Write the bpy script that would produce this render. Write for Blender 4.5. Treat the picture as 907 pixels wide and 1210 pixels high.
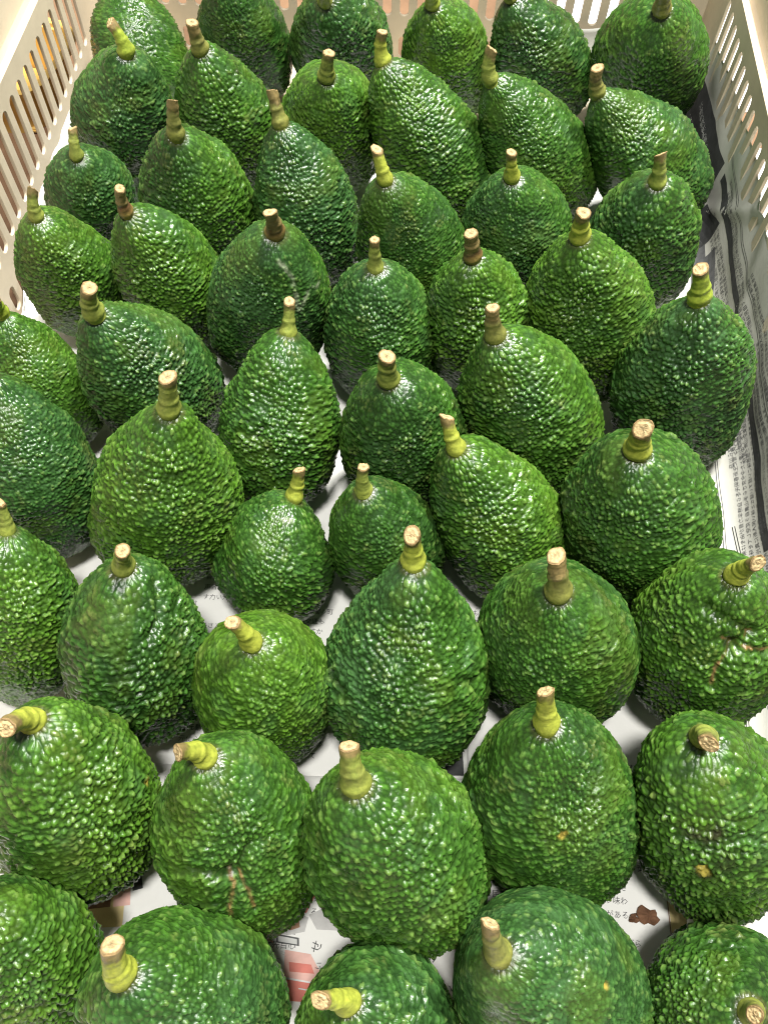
import bpy, bmesh, math, random
import numpy as np
from mathutils import Matrix, Vector

random.seed(7)
RNG = np.random.default_rng(11)
for o in list(bpy.data.objects):
    bpy.data.objects.remove(o)
SC = bpy.context.scene
SC.render.engine = 'CYCLES'
COL = SC.collection

# ------------------------------------------------------------------ camera
RC = [[0.9986009743925229, 0.0480126757615767, 0.022155742111640633],
      [0.05269554925520354, -0.8688007994951974, -0.4923498247031252],
      [-0.0043901060347374815, 0.4928285236902582, -0.8701153792493754]]
CAM_H = 0.36
cd = bpy.data.cameras.new('camera')
cam = bpy.data.objects.new('camera', cd)
COL.objects.link(cam)
cm = Matrix(((RC[0][0], -RC[1][0], -RC[2][0], 0.0),
             (RC[0][1], -RC[1][1], -RC[2][1], 0.0),
             (RC[0][2], -RC[1][2], -RC[2][2], CAM_H),
             (0, 0, 0, 1)))
cam.matrix_world = cm
cd.sensor_fit = 'VERTICAL'
cd.sensor_height = 24.0
cd.lens = 970.0 / 1210.0 * 24.0
cd.clip_start = 0.01
cd.clip_end = 50
SC.camera = cam

# ------------------------------------------------------------------ light
world = bpy.data.worlds.new('World')
SC.world = world
world.use_nodes = True
bg = world.node_tree.nodes['Background']
bg.inputs[0].default_value = (0.93, 0.97, 1.0, 1)
bg.inputs[1].default_value = 0.18

def area(name, loc, target, sx, sy, power, col):
    ld = bpy.data.lights.new(name, 'AREA')
    ld.shape = 'RECTANGLE'; ld.size = sx; ld.size_y = sy
    ld.energy = power; ld.color = col
    lo = bpy.data.objects.new(name, ld)
    COL.objects.link(lo)
    lo.location = loc
    lo.rotation_euler = (Vector(target) - Vector(loc)).to_track_quat('-Z', 'Y').to_euler()
    return lo
area('ceiling_lamp', (0.36, 0.72, 1.55), (0.0, 0.25, 0.0), 0.26, 0.11, 66, (1.0, 0.985, 0.95))
area('ceiling_lamp', (-0.02, -0.12, 1.70), (0.0, 0.15, 0.0), 0.26, 0.14, 34, (1.0, 0.985, 0.95))

SC.view_settings.view_transform = 'Standard'
SC.view_settings.look = 'None'
SC.view_settings.exposure = 0.0
SC.view_settings.gamma = 1.0
SC.cycles.filter_width = 1.1
SC.view_settings.use_curve_mapping = False

# ------------------------------------------------------------------ helpers
def link(o, parent=None):
    COL.objects.link(o)
    if parent is not None:
        o.parent = parent
    return o

def tag(o, label=None, cat=None, group=None, kind=None):
    if label: o['label'] = label
    if cat: o['category'] = cat
    if group: o['group'] = group
    if kind: o['kind'] = kind
    return o

def empty(name, loc=(0, 0, 0), rz=0.0):
    o = bpy.data.objects.new(name, None)
    o.empty_display_size = 0.02
    o.location = loc
    o.rotation_euler = (0, 0, rz)
    COL.objects.link(o)
    return o

def mesh_np(name, V, F, mats, parent=None, smooth=True, colors=None, fmat=None):
    """F: (n,4) or (n,3) int array"""
    V = np.asarray(V, np.float32); F = np.asarray(F, np.int32)
    me = bpy.data.meshes.new(name)
    k = F.shape[1]
    me.vertices.add(len(V)); me.vertices.foreach_set('co', V.ravel())
    me.loops.add(F.size); me.loops.foreach_set('vertex_index', F.ravel())
    me.polygons.add(len(F)); me.polygons.foreach_set('loop_start', np.arange(0, F.size, k, dtype=np.int32))
    if fmat is not None:
        me.polygons.foreach_set('material_index', np.asarray(fmat, np.int32))
    me.update(calc_edges=True)
    me.polygons.foreach_set('use_smooth', np.full(len(F), smooth))
    if colors is not None:
        a = me.attributes.new('tint', 'FLOAT_COLOR', 'POINT')
        c = np.ones((len(V), 4), np.float32); c[:, :colors.shape[1]] = colors
        a.data.foreach_set('color', c.ravel())
    for m in (mats if isinstance(mats, (list, tuple)) else [mats]):
        me.materials.append(m)
    return link(bpy.data.objects.new(name, me), parent)

def grid_faces(nr, nc, wrap):
    i = np.arange(nr - 1)[:, None]; j = np.arange(nc if wrap else nc - 1)[None, :]
    a = i * nc + j; b = i * nc + (j + 1) % nc
    return np.stack([a, b, b + nc, a + nc], -1).reshape(-1, 4)

def bm_obj(name, bm, mat, parent=None, smooth=False):
    me = bpy.data.meshes.new(name)
    bmesh.ops.recalc_face_normals(bm, faces=bm.faces)
    bm.to_mesh(me); bm.free()
    me.materials.append(mat)
    for p in me.polygons: p.use_smooth = smooth
    return link(bpy.data.objects.new(name, me), parent)

def new_mat(name):
    m = bpy.data.materials.new(name); m.use_nodes = True
    nt = m.node_tree
    return m, nt, nt.nodes['Principled BSDF']

def N(nt, t, **kw):
    n = nt.nodes.new(t)
    for k, v in kw.items(): setattr(n, k, v)
    return n

# ------------------------------------------------------------------ value noise (numpy)
_VN = np.random.default_rng(5).random((32, 32, 32)).astype(np.float32)
def vnoise(P):
    i = np.floor(P).astype(np.int64); f = (P - i).astype(np.float32); f = f * f * (3 - 2 * f)
    i &= 31; j = (i + 1) & 31
    x0, y0, z0 = i.T; x1, y1, z1 = j.T; fx, fy, fz = f.T
    def l(a, b, t): return a + (b - a) * t
    return l(l(l(_VN[x0, y0, z0], _VN[x1, y0, z0], fx), l(_VN[x0, y1, z0], _VN[x1, y1, z0], fx), fy),
             l(l(_VN[x0, y0, z1], _VN[x1, y0, z1], fx), l(_VN[x0, y1, z1], _VN[x1, y1, z1], fx), fy), fz)
def fbm(P, o=3):
    s = 0; a = .5; t = 0
    for k in range(o):
        s = s + a * vnoise(P * (2 ** k) + 17.3 * k); t += a; a *= .5
    return s / t

def warts(srow, ph, R, rows_n, seed, wrow, wtan):
    """cells laid in rows round the fruit: F1, F2 (in cell units) and a random number per cell"""
    rg = np.random.default_rng(seed)
    nmax = int(rows_n.max()) + 1; nrow = len(rows_n)
    J = rg.random((nrow, nmax, 3)).astype(np.float32)
    r0 = np.floor(srow).astype(np.int32); n = len(srow)
    f1 = np.full(n, 9, np.float32); f2 = np.full(n, 9, np.float32); rid = np.zeros(n, np.float32)
    un = (ph / (2 * math.pi)) % 1.0
    for dr in (-1, 0, 1):
        r = np.clip(r0 + dr, 0, nrow - 1); nn = rows_n[r]
        x = un * nn; i0 = np.floor(x).astype(np.int32)
        for dj in (-1, 0, 1):
            i = i0 + dj; im = i % nn
            w = J[r, im]
            ok = (r0 + dr == r)
            d = np.sqrt((r0 + dr + .12 + .76 * w[:, 0] - srow + wrow) ** 2 + (i + .12 + .76 * w[:, 1] - x + wtan) ** 2)
            d = np.where(ok, d, 9)
            near = d < f1
            f2 = np.where(near, f1, np.minimum(f2, d)); rid = np.where(near, w[:, 2], rid); f1 = np.where(near, d, f1)
    return f1, f2, rid

# ------------------------------------------------------------------ materials
def tint_material(name, rough, spec, bump, bscale, rvar=0.12, coat=0.0):
    m, nt, b = new_mat(name)
    at = N(nt, 'ShaderNodeAttribute', attribute_name='tint')
    tc = N(nt, 'ShaderNodeTexCoord')
    n1 = N(nt, 'ShaderNodeTexNoise'); n1.inputs['Scale'].default_value = bscale; n1.inputs['Detail'].default_value = 4
    n2 = N(nt, 'ShaderNodeTexNoise'); n2.inputs['Scale'].default_value = bscale * .22; n2.inputs['Detail'].default_value = 3
    nt.links.new(tc.outputs['Object'], n1.inputs['Vector']); nt.links.new(tc.outputs['Object'], n2.inputs['Vector']); n2.inputs['Scale'].default_value = bscale * .09
    mx = N(nt, 'ShaderNodeMix', data_type='RGBA', blend_type='MULTIPLY'); mx.inputs[0].default_value = 1
    rp = N(nt, 'ShaderNodeValToRGB')
    rp.color_ramp.elements[0].position = .3; rp.color_ramp.elements[0].color = (.72, .74, .7, 1)
    rp.color_ramp.elements[1].position = .7; rp.color_ramp.elements[1].color = (1.2, 1.18, 1.1, 1)
    nt.links.new(n1.outputs['Fac'], rp.inputs['Fac'])
    nt.links.new(at.outputs['Color'], mx.inputs[6]); nt.links.new(rp.outputs['Color'], mx.inputs[7])
    nt.links.new(mx.outputs[2], b.inputs['Base Color'])
    mr = N(nt, 'ShaderNodeMapRange'); mr.inputs['To Min'].default_value = rough - rvar; mr.inputs['To Max'].default_value = rough + rvar
    mr.inputs['From Min'].default_value = .3; mr.inputs['From Max'].default_value = .7
    nt.links.new(n2.outputs['Fac'], mr.inputs['Value']); nt.links.new(mr.outputs['Result'], b.inputs['Roughness'])
    b.inputs['Specular IOR Level'].default_value = spec
    b.inputs['Coat Weight'].default_value = coat
    bp = N(nt, 'ShaderNodeBump'); bp.inputs['Strength'].default_value = bump; bp.inputs['Distance'].default_value = .0004
    nt.links.new(n1.outputs['Fac'], bp.inputs['Height']); nt.links.new(bp.outputs['Normal'], b.inputs['Normal'])
    return m
M_SKIN = tint_material('avocado_skin', .28, .53, .5, 1100, .12)
M_STEM = tint_material('avocado_stem', .46, .4, .5, 700)
M_CUT = tint_material('cut_wood', .75, .25, .7, 1100)

def plain(name, col, rough, var=.08, scale=40, bump=.1, dist=.0006, spec=.4, trans=0):
    m, nt, b = new_mat(name)
    tc = N(nt, 'ShaderNodeTexCoord')
    n1 = N(nt, 'ShaderNodeTexNoise'); n1.inputs['Scale'].default_value = scale; n1.inputs['Detail'].default_value = 6; n1.inputs['Roughness'].default_value = .65
    nt.links.new(tc.outputs['Object'], n1.inputs['Vector'])
    rp = N(nt, 'ShaderNodeValToRGB')
    rp.color_ramp.elements[0].position = .3; rp.color_ramp.elements[0].color = tuple(c * (1 - var) for c in col) + (1,)
    rp.color_ramp.elements[1].position = .7; rp.color_ramp.elements[1].color = tuple(min(1, c * (1 + var)) for c in col) + (1,)
    nt.links.new(n1.outputs['Fac'], rp.inputs['Fac']); nt.links.new(rp.outputs['Color'], b.inputs['Base Color'])
    b.inputs['Roughness'].default_value = rough; b.inputs['Specular IOR Level'].default_value = spec
    n2 = N(nt, 'ShaderNodeTexNoise'); n2.inputs['Scale'].default_value = scale * 12; n2.inputs['Detail'].default_value = 4
    nt.links.new(tc.outputs['Object'], n2.inputs['Vector'])
    bp = N(nt, 'ShaderNodeBump'); bp.inputs['Strength'].default_value = bump; bp.inputs['Distance'].default_value = dist
    nt.links.new(n2.outputs['Fac'], bp.inputs['Height']); nt.links.new(bp.outputs['Normal'], b.inputs['Normal'])
    return m
M_PLASTIC = plain('beige_plastic', (.62, .525, .385), .42, .11, 25, .12)
M_PAPER = plain('newsprint', (.70, .69, .65), .8, .05, 30, .25, .0004, .2)
M_SHADEPAPER = plain('shaded_newsprint', (.50, .49, .435), .8, .07, 30, .25, .0004, .2)  # same newsprint, with the shade on the wall and corner sheets in its colour
M_INK = plain('black_ink', (.05, .051, .05), .75, .3, 200, .05, .0001, .2)
M_GREYINK = plain('grey_ink', (.10, .10, .10), .8, .3, 160, .05, .0001, .2)
M_FAINT = plain('pale_grey_ink', (.44, .43, .41), .8, .25, 60, .05, .0001, .2)
M_REDINK = plain('red_ink', (.58, .19, .15), .8, .15, 120, .05, .0001, .2)
M_PINKINK = plain('pink_ink', (.68, .42, .36), .8, .15, 120, .05, .0001, .2)
M_BROWNINK = plain('brown_ink', (.22, .13, .08), .8, .4, 150, .05, .0001, .2)
M_YELLOWINK = plain('yellow_ink', (.62, .50, .24), .8, .15, 90, .05, .0001, .2)
M_WHITEINK = plain('white_ink', (.55, .55, .52), .8, .1, 90, .05, .0001, .2)
M_TABLE = plain('brown_board', (.24, .14, .078), .6, .25, 18, .3, .001, .3)
M_YELLOW = plain('yellow_plastic', (.72, .47, .13), .4, .1, 30, .1)
M_LEAF = plain('dry_leaf', (.15, .075, .04), .8, .4, 300, .6, .0006, .2)
M_WHITE = plain('white_sheet', (.82, .80, .76), .8, .03, 20, .1, .0005, .2)

# ------------------------------------------------------------------ surroundings
def slab(name, x0, x1, y0, y1, z0, z1, mat, parent=None, bev=.0008, rz=0):
    bm = bmesh.new()
    vs = [bm.verts.new((x, y, z)) for z in (z0, z1) for (x, y) in ((x0, y0), (x1, y0), (x1, y1), (x0, y1))]
    for f in ((3, 2, 1, 0), (4, 5, 6, 7), (0, 1, 5, 4), (1, 2, 6, 5), (2, 3, 7, 6), (3, 0, 4, 7)):
        bm.faces.new([vs[i] for i in f])
    if bev: bmesh.ops.bevel(bm, geom=list(bm.edges), offset=bev, segments=2, affect='EDGES')
    return bm_obj(name, bm, mat, parent)

tab = slab('table', -1.6, 1.6, -1.2, 2.4, -.06, -.030, M_TABLE, None, .002)
tag(tab, kind='structure')

# ------------------------------------------------------------------ crate
crate = empty('crate', (0, 0, 0))
tag(crate, 'shallow beige plastic crate with tall vertical slots in its walls, holding the avocados', 'crate')

def rounded_rect(sp, x0, x1, y0, y1, r, cw=False, n=5):
    pts = []
    for cx, cy, a0 in ((x1 - r, y0 + r, -90), (x1 - r, y1 - r, 0), (x0 + r, y1 - r, 90), (x0 + r, y0 + r, 180)):
        for k in range(n + 1):
            a = math.radians(a0 + 90 * k / n); pts.append((cx + r * math.cos(a), cy + r * math.sin(a)))
    if cw: pts.reverse()
    sp.points.add(len(pts) - 1)
    for q, p in zip(sp.points, pts): q.co = (p[0], p[1], 0, 1)
    sp.use_cyclic_u = True

SLOT0, SLOT1 = .0345, .080      # upper row of slots
LOW0, LOW1 = .005, .0205        # lower row
TOP = .112
def wall(length, pitch, w, margin, thick=.0014, lo=-.004, hi=.0905):
    """a slotted panel in the XY plane (x along the wall, y up), converted from a 2D curve"""
    cu = bpy.data.curves.new('wall', 'CURVE'); cu.dimensions = '2D'; cu.fill_mode = 'BOTH'
    cu.extrude = thick / 2; cu.bevel_depth = .0003; cu.bevel_resolution = 1
    rounded_rect(cu.splines.new('POLY'), 0, length, lo, hi, .001)
    n = int((length - 2 * margin) / pitch)
    off = margin + .0
    for i in range(n + 1):
        x = off + i * pitch
        rounded_rect(cu.splines.new('POLY'), x - w / 2, x + w / 2, SLOT0, SLOT1, w / 2 - .0002, True)
        rounded_rect(cu.splines.new('POLY'), x - w / 2, x + w / 2, LOW0, LOW1, w / 2 - .0002, True)
    ob = bpy.data.objects.new('wall', cu); COL.objects.link(ob)
    dg = bpy.context.evaluated_depsgraph_get()
    me = bpy.data.meshes.new_from_object(ob.evaluated_get(dg))
    bpy.data.objects.remove(ob)
    me.materials.clear(); me.materials.append(M_PLASTIC)
    return me

Y0, Y1 = -.155, .5795
XL, XR0, XR1 = -.2155, .1965, .166     # right wall runs slightly inwards towards the front
def place_wall(me, a, b, out):
    """stand a panel mesh from a to b (its outer face towards out) with rim and upper step as sub-parts"""
    a = Vector((a[0], a[1], 0)); b = Vector((b[0], b[1], 0))
    d = (b - a).normalized(); up = Vector((0, 0, 1)); nrm = d.cross(up)
    if nrm.dot(Vector((out[0], out[1], 0))) < 0: nrm = -nrm
    w = bpy.data.objects.new('wall', me); link(w, crate)
    w.matrix_local = Matrix((( d.x, up.x, nrm.x * 1, a.x + nrm.x * .0008), (d.y, up.y, nrm.y, a.y + nrm.y * .0008), (d.z, up.z, nrm.z, 0), (0, 0, 0, 1)))
    ln = (b - a).length
    # upper band set slightly outwards, then the flange of the rim with a down-turned lip
    bm = bmesh.new()
    prof = [(.0004, .0890), (.0036, .0890), (.0046, .0925), (.0052, TOP - .003), (.0062, TOP - .0008), (.0085, TOP), (.020, TOP), (.0215, TOP - .0012),
            (.0215, TOP - .012), (.0197, TOP - .012), (.0195, TOP - .0030), (.0090, TOP - .0030), (.0080, TOP - .004), (.0076, .0925), (.0062, .0870), (.0032, .0862), (.0004, .0865)]
    e0, e1 = (-.0215, ln + .0215)
    rings = []
    for x in (0, ln):
        rings.append([bm.verts.new((x + (-.0 if x == 0 else 0) + ((-1 if x == 0 else 1) * max(0, q[0] - .0004)), q[1], q[0])) for q in prof])
    n = len(prof)
    for i in range(n):
        bm.faces.new((rings[0][i], rings[0][(i + 1) % n], rings[1][(i + 1) % n], rings[1][i]))
    bm.faces.new(rings[0]); bm.faces.new(rings[1][::-1])
    rim = bm_obj('rim', bm, M_PLASTIC, w)
    rim.location = (0, 0, .0008)
    return w
slab('floor_panel', XL, XR0, Y0, Y1, -.004, 0.0, M_PLASTIC, crate, .0005)
place_wall(wall(Y1 - Y0, .0137, .0078, .052), (XL, Y1), (XL, Y0), (-1, 0))
place_wall(wall(math.hypot(Y1 - Y0, XR0 - XR1), .0137, .0078, .046), (XR0, Y1), (XR1, Y0), (1, 0))
place_wall(wall(XR0 - XL, .0118, .0066, .0435), (XL, Y1), (XR0, Y1), (0, 1))
place_wall(wall(XR1 - XL, .0118, .0066, .0305), (XL, Y0), (XR1, Y0), (0, -1))

# things outside, seen through the slots
tray = empty('tray', (-.292, .560, -.030), math.radians(-12))
tag(tray, 'yellow plastic tray outside the crate, glimpsed through the slots of the left wall', 'tray')
def ring_wall(name, w, d, h0, h1, th, r, mat, parent, flare=0.0):
    def loop(ww, dd, rr):
        out = []
        for cx, cy, a0 in ((ww / 2 - rr, dd / 2 - rr, 0), (-ww / 2 + rr, dd / 2 - rr, 90), (-ww / 2 + rr, -dd / 2 + rr, 180), (ww / 2 - rr, -dd / 2 + rr, 270)):
            for k in range(7):
                a = math.radians(a0 + 15 * k); out.append((cx + rr * math.cos(a), cy + rr * math.sin(a)))
        return out
    L = [(loop(w, d, r), h0), (loop(w + flare, d + flare, r), h1), (loop(w + flare - 2 * th, d + flare - 2 * th, r - th), h1), (loop(w - 2 * th, d - 2 * th, r - th), h0)]
    V = [(x, y, z) for lp, z in L for x, y in lp]
    n = len(L[0][0]); F = []
    for k in range(4):
        a = k * n; b = ((k + 1) % 4) * n
        for i in range(n): F.append((a + i, a + (i + 1) % n, b + (i + 1) % n, b + i))
    return mesh_np(name, V, F, mat, parent, smooth=False)
ring_wall('side_wall', .070, .075, 0, .034, .003, .025, M_YELLOW, tray, .010)
ring_wall('rim', .090, .095, .0325, .0365, .006, .03, M_YELLOW, tray, .002)
slab('base', -.032, .032, -.034, .034, .001, .004, M_YELLOW, tray, .001)
sh = slab('paper_sheet', .085, .75, .588, 1.35, -.0298, -.0288, M_WHITE, None, 0)
tag(sh, 'plain white sheet lying outside the crate behind the slots of the back wall', 'paper')
sh2 = slab('paper_sheet', .205, .62, .10, .545, -.0298, -.0288, M_WHITE, None, 0)
tag(sh2, 'plain pale sheet lying outside the crate beyond the slots of the right wall', 'paper')

# ------------------------------------------------------------------ newspapers
PAPER_Z = .0012
def floor_h(x, y):
    x = np.asarray(x, float); y = np.asarray(y, float)
    return PAPER_Z + .0005 * (np.sin(x * 61 + y * 23) + np.sin(y * 47 - x * 31 + 1.3)) * .5

JAPAN = '写真自由味感動自分生活市民年間新聞東京地元農家野菜果樹園畑今日明人会話場所時代子供先生学校春夏秋冬花山川海空風光色音声手足目心力'
KANA = 'のがにをはともでかられたしてるいなうことまさすけ'
def text_mesh(txt, size):
    cu = bpy.data.curves.new('print', 'FONT'); cu.body = txt; cu.size = size; cu.resolution_u = 1
    cu.fill_mode = 'FRONT'
    ob = bpy.data.objects.new('print', cu); COL.objects.link(ob)
    dg = bpy.context.evaluated_depsgraph_get(); dg.update()
    me = bpy.data.meshes.new_from_object(ob.evaluated_get(dg))
    bpy.data.objects.remove(ob)
    V = [tuple(v.co) for v in me.vertices]; F = [tuple(p.vertices) for p in me.polygons]
    bpy.data.meshes.remove(me)
    return V, F

class Print:
    """flat print collected in sheet coordinates, then laid on the sheet's surface"""
    def __init__(s): s.V = []; s.F = []; s.M = []; s.mats = []
    def mi(s, m):
        if m not in s.mats: s.mats.append(m)
        return s.mats.index(m)
    def add(s, V, F, mat, lift=0.0):
        o = len(s.V); s.V += [(v[0], v[1], lift) for v in V]; s.F += [tuple(i + o for i in f) for f in F]; s.M += [s.mi(mat)] * len(F)
    def text(s, txt, x, y, size, rot, mat, adv=1.0):
        c, n = math.cos(rot), math.sin(rot)
        for i, ch in enumerate(txt):
            if ch in ' 　': continue
            V, F = text_mesh(ch, size)
            if not V: continue
            dx = i * size * adv
            s.add([(x + c * (a + dx) - n * b, y + n * (a + dx) + c * b) for a, b, _ in V], F, mat)
    def poly(s, pts, mat, lift=0.0): s.add(pts, [tuple(range(len(pts)))], mat, lift)
    def quad(s, x0, x1, y0, y1, mat, rot=0, nx=1, ny=1, lift=0.0):
        c, n = math.cos(rot), math.sin(rot); V = []; F = []
        for j in range(ny + 1):
            for i in range(nx + 1):
                dx = (x1 - x0) * i / nx; dy = (y1 - y0) * j / ny
                V.append((x0 + c * dx - n * dy, y0 + n * dx + c * dy))
        for j in range(ny):
            for i in range(nx):
                a = j * (nx + 1) + i; F.append((a, a + 1, a + nx + 2, a + nx + 1))
        s.add(V, F, mat, lift)
    def build(s, parent, surf, lift=.00015):
        A = np.array(s.V, float); P = surf(A[:, 0], A[:, 1]); P = P.copy(); P += surf_normal(surf, A[:, 0], A[:, 1]) * (lift + A[:, 2:3])
        me = bpy.data.meshes.new('print'); me.from_pydata(P.tolist(), [], s.F)
        for m in s.mats: me.materials.append(m)
        me.polygons.foreach_set('material_index', s.M)
        o = link(bpy.data.objects.new('print', me), parent); o['kind'] = 'stuff'
        return o
def surf_normal(surf, u, v, e=2e-4):
    if surf is surf_right: return -_normal(surf, u, v, e)
    return _normal(surf, u, v, e)
def _normal(surf, u, v, e):
    du = surf(u + e, v) - surf(u - e, v); dv = surf(u, v + e) - surf(u, v - e)
    n = np.cross(du, dv); return n / np.maximum(np.linalg.norm(n, axis=1, keepdims=True), 1e-12)

def sheet(name, surf, us, vs, edge=None, th=.00012, mat=None):
    U, Vv = np.meshgrid(us, vs)
    if edge is not None: U, Vv = edge(U, Vv)
    P = surf(U.ravel(), Vv.ravel()); Nn = surf_normal(surf, U.ravel(), Vv.ravel())
    nr, nc = U.shape
    F = grid_faces(nr, nc, False); n = nr * nc
    if surf is surf_right: F = F[:, ::-1]
    rim = list(range(nc)) + [r * nc + nc - 1 for r in range(1, nr)] + [(nr - 1) * nc + c for c in range(nc - 2, -1, -1)] + [r * nc for r in range(nr - 2, 0, -1)]
    S = [(a, rim[(i + 1) % len(rim)], rim[(i + 1) % len(rim)] + n, a + n) for i, a in enumerate(rim)]
    return mesh_np(name, np.vstack([P, P - Nn * th]), np.vstack([F, F[:, ::-1] + n, np.array(S)[:, ::-1]]), mat or M_PAPER)

# -- sheet that climbs the right wall (u along the crate, v across: 0 = where it leaves the floor)
def wall_x(y): return XR1 + (XR0 - XR1) * (np.asarray(y, float) - Y0) / (Y1 - Y0)
def surf_right(u, v):
    u = np.asarray(u, float); v = np.asarray(v, float)
    x0 = wall_x(u) - .0025
    r = np.interp(u, [-.1, .15, .27, .36, .48, .57], [.034, .032, .026, .021, .013, .012])
    th = math.radians(84)
    xs = x0 - r                                  # start of the bend
    q = v - .012                                 # flat flap first
    a = np.clip(q / r, 0, th); ex = np.maximum(q - r * th, 0)
    x = np.where(q < 0, xs + q, xs + r * np.sin(a) + ex * math.cos(th))
    z = np.where(q < 0, 0, r * (1 - np.cos(a)) + ex * math.sin(th))
    k = np.clip(q / .05, 0, 1)
    wv = (.0012 * np.sin(u * 38 + v * 60) + .0006 * np.sin(u * 90 - v * 150 + 1) + .0002 * np.sin(u * 260 + v * 90)) * k
    # sharp crease running diagonally up the sheet
    cr = .0026 * np.exp(-((u - .425 + (v - .03) * 1.1) / .006) ** 2) * k
    cr2 = .0018 * np.exp(-((u - .30 - (v - .03) * .7) / .009) ** 2) * k
    x = x - np.abs(wv) * 1.0 - cr - cr2
    # back end sweeps round the corner towards the left
    e = np.clip((u - .535) / .04, 0, 1) ** 2
    x = x - e * .006
    return np.stack([x, u, floor_h(x, u) + .0009 + z], -1)
# -- far floor sheet, its left edge turned up against the slotted wall
def surf_back(u, v):
    u = np.asarray(u, float); v = np.asarray(v, float)
    xe = XL + .010; s = np.clip(xe - u, 0, None)          # arc length past the left bend
    r = .007; a = np.minimum(s / r, math.radians(82))
    x = np.where(s > 0, xe - r * np.sin(a) - np.maximum(s - r * math.radians(82), 0) * math.cos(math.radians(82)), u)
    z = np.where(s > 0, r * (1 - np.cos(a)) + np.maximum(s - r * math.radians(82), 0) * math.sin(math.radians(82)), 0)
    return np.stack([x, v, floor_h(np.maximum(u, xe), v) + z], -1)
def edge_back(U, V):
    h = np.interp(V[:, 0], [.05, .30, .345, .37, .40, .44, .485, .492, .512], [.002, .004, .020, .027, .028, .030, .033, .008, .001])
    h = h + .0012 * np.sin(V[:, 0] * 210)
    left = XL + .010 - h
    t = (U - U.min()) / (U.max() - U.min())
    return left[:, None] + t * (U.max() - left[:, None]), V
back = sheet('newspaper', surf_back, np.linspace(XL - .02, .168, 90), np.linspace(.070, .512, 90), edge_back)
tag(back, 'large printed newspaper sheet under the rear avocados, left edge turned up against the slots', 'newspaper', 'newspapers lining the crate')
p = Print()
p.quad(-.002, .0385, .074, .108, M_INK, .06, 8, 8)
p.quad(.0402, .0412, .074, .112, M_FAINT, .06, 1, 8)
F_ = .0031
for i, (t, x, y) in enumerate([('この4年間の町', -.0445, .1462), ('で城田交通も', -.0450, .1412), ('引いて治すか', -.0455, .1362), ('のはじまりに', -.0445, .0905), ('やはり長生きみる', -.0470, .0850), ('つめたくみにして', -.0500, .0797), ('すすむ。', -.0490, .0745)]):
    p.text(t, x, y, F_, .02, M_GREYINK)
p.text('付', -.0900, .1475, F_, .1, M_GREYINK); p.text('ノ', -.0905, .1425, F_, .1, M_GREYINK)
p.text('の', .0745, .0955, .0034, -.2, M_GREYINK); p.text('に', .0765, .0885, .0034, -.2, M_GREYINK)
p.text('®', .0930, .2330, .006, .2, M_INK)
for k in range(5):
    p.text('写真' if k % 2 else '市民', .0475 + .001 * k, .150 - .006 * k, .0055, -.6, M_GREYINK)
# ordinary body text in the gaps further back
for gx, gy in ((-.150, .222), (-.085, .205), (-.02, .20), (.098, .40), (.03, .235), (-.03, .34), (-.090, .137), (-.085, .172), (.030, .150), (.078, .112), (.074, .168), (.105, .160), (-.13, .165), (-.085, .100), (.135, .165), (.1, .30)):
    for r_ in range(5):
        t = ''.join(random.choice(JAPAN if random.random() < .5 else KANA) for _ in range(7))
        p.text(t, gx, gy - r_ * .0052, F_, random.choice([0, .03]), M_GREYINK)
p.quad(XL - .010, XL + .012, .352, .470, M_FAINT, 0, 14, 20)
for r_ in range(6):
    p.text(''.join(random.choice(JAPAN + KANA) for _ in range(30)), XL + .008 - r_ * .0036, .462 - .004 * (r_ % 2), .0030, -math.pi / 2, M_GREYINK)
p.build(back, surf_back)

# -- near floor sheet lying over the far one
def surf_front(u, v):
    u = np.asarray(u, float); v = np.asarray(v, float)
    return np.stack([u, v, floor_h(u, v) + .0006], -1)
def edge_front(U, V):
    t = (V - V.min()) / (V.max() - V.min())
    top = .0738 + .0012 * np.sin(U * 40) - .015 * (U - .03) * .1
    return U, V.min() + t * (top - V.min())
front = sheet('newspaper', surf_front, np.linspace(-.2, .150, 70), np.linspace(-.15, .0738, 50), edge_front)
tag(front, 'white newspaper sheet with small text and red printed boxes under the nearest avocados', 'newspaper', 'newspapers lining the crate')
p = Print()
for i, t in enumerate(['文や写真の自由さ', 'る写真から味わ', '者の感動」がある', 'それは自分の、', '見つけながら', 'うつ', '語る']):
    n_ = len(t)
    p.text(t, .1035 - n_ * .0031 + (.003 if i in (4,) else 0) + (.001 * (i > 3)), .0352 - i * .0050, .0031, -.015, M_GREYINK)
for i, t in enumerate(['写真の数々', '「元気な', 'した人']):
    p.text(t, .0330 + i * .0014, .0668 - i * .0052, .0026, .10, M_GREYINK)
p.text('の面々（同', .0262, -.0040, .0042, 1.45, M_INK)
p.text('ー体く、', .0345, -.0130, .0042, 1.45, M_INK)
p.quad(.1190, .1194, -.01, .05, M_BROWNINK, .0, 1, 6)
p.quad(.1196, .140, -.01, .045, M_YELLOWINK, .0, 4, 8, -.00005)
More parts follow.
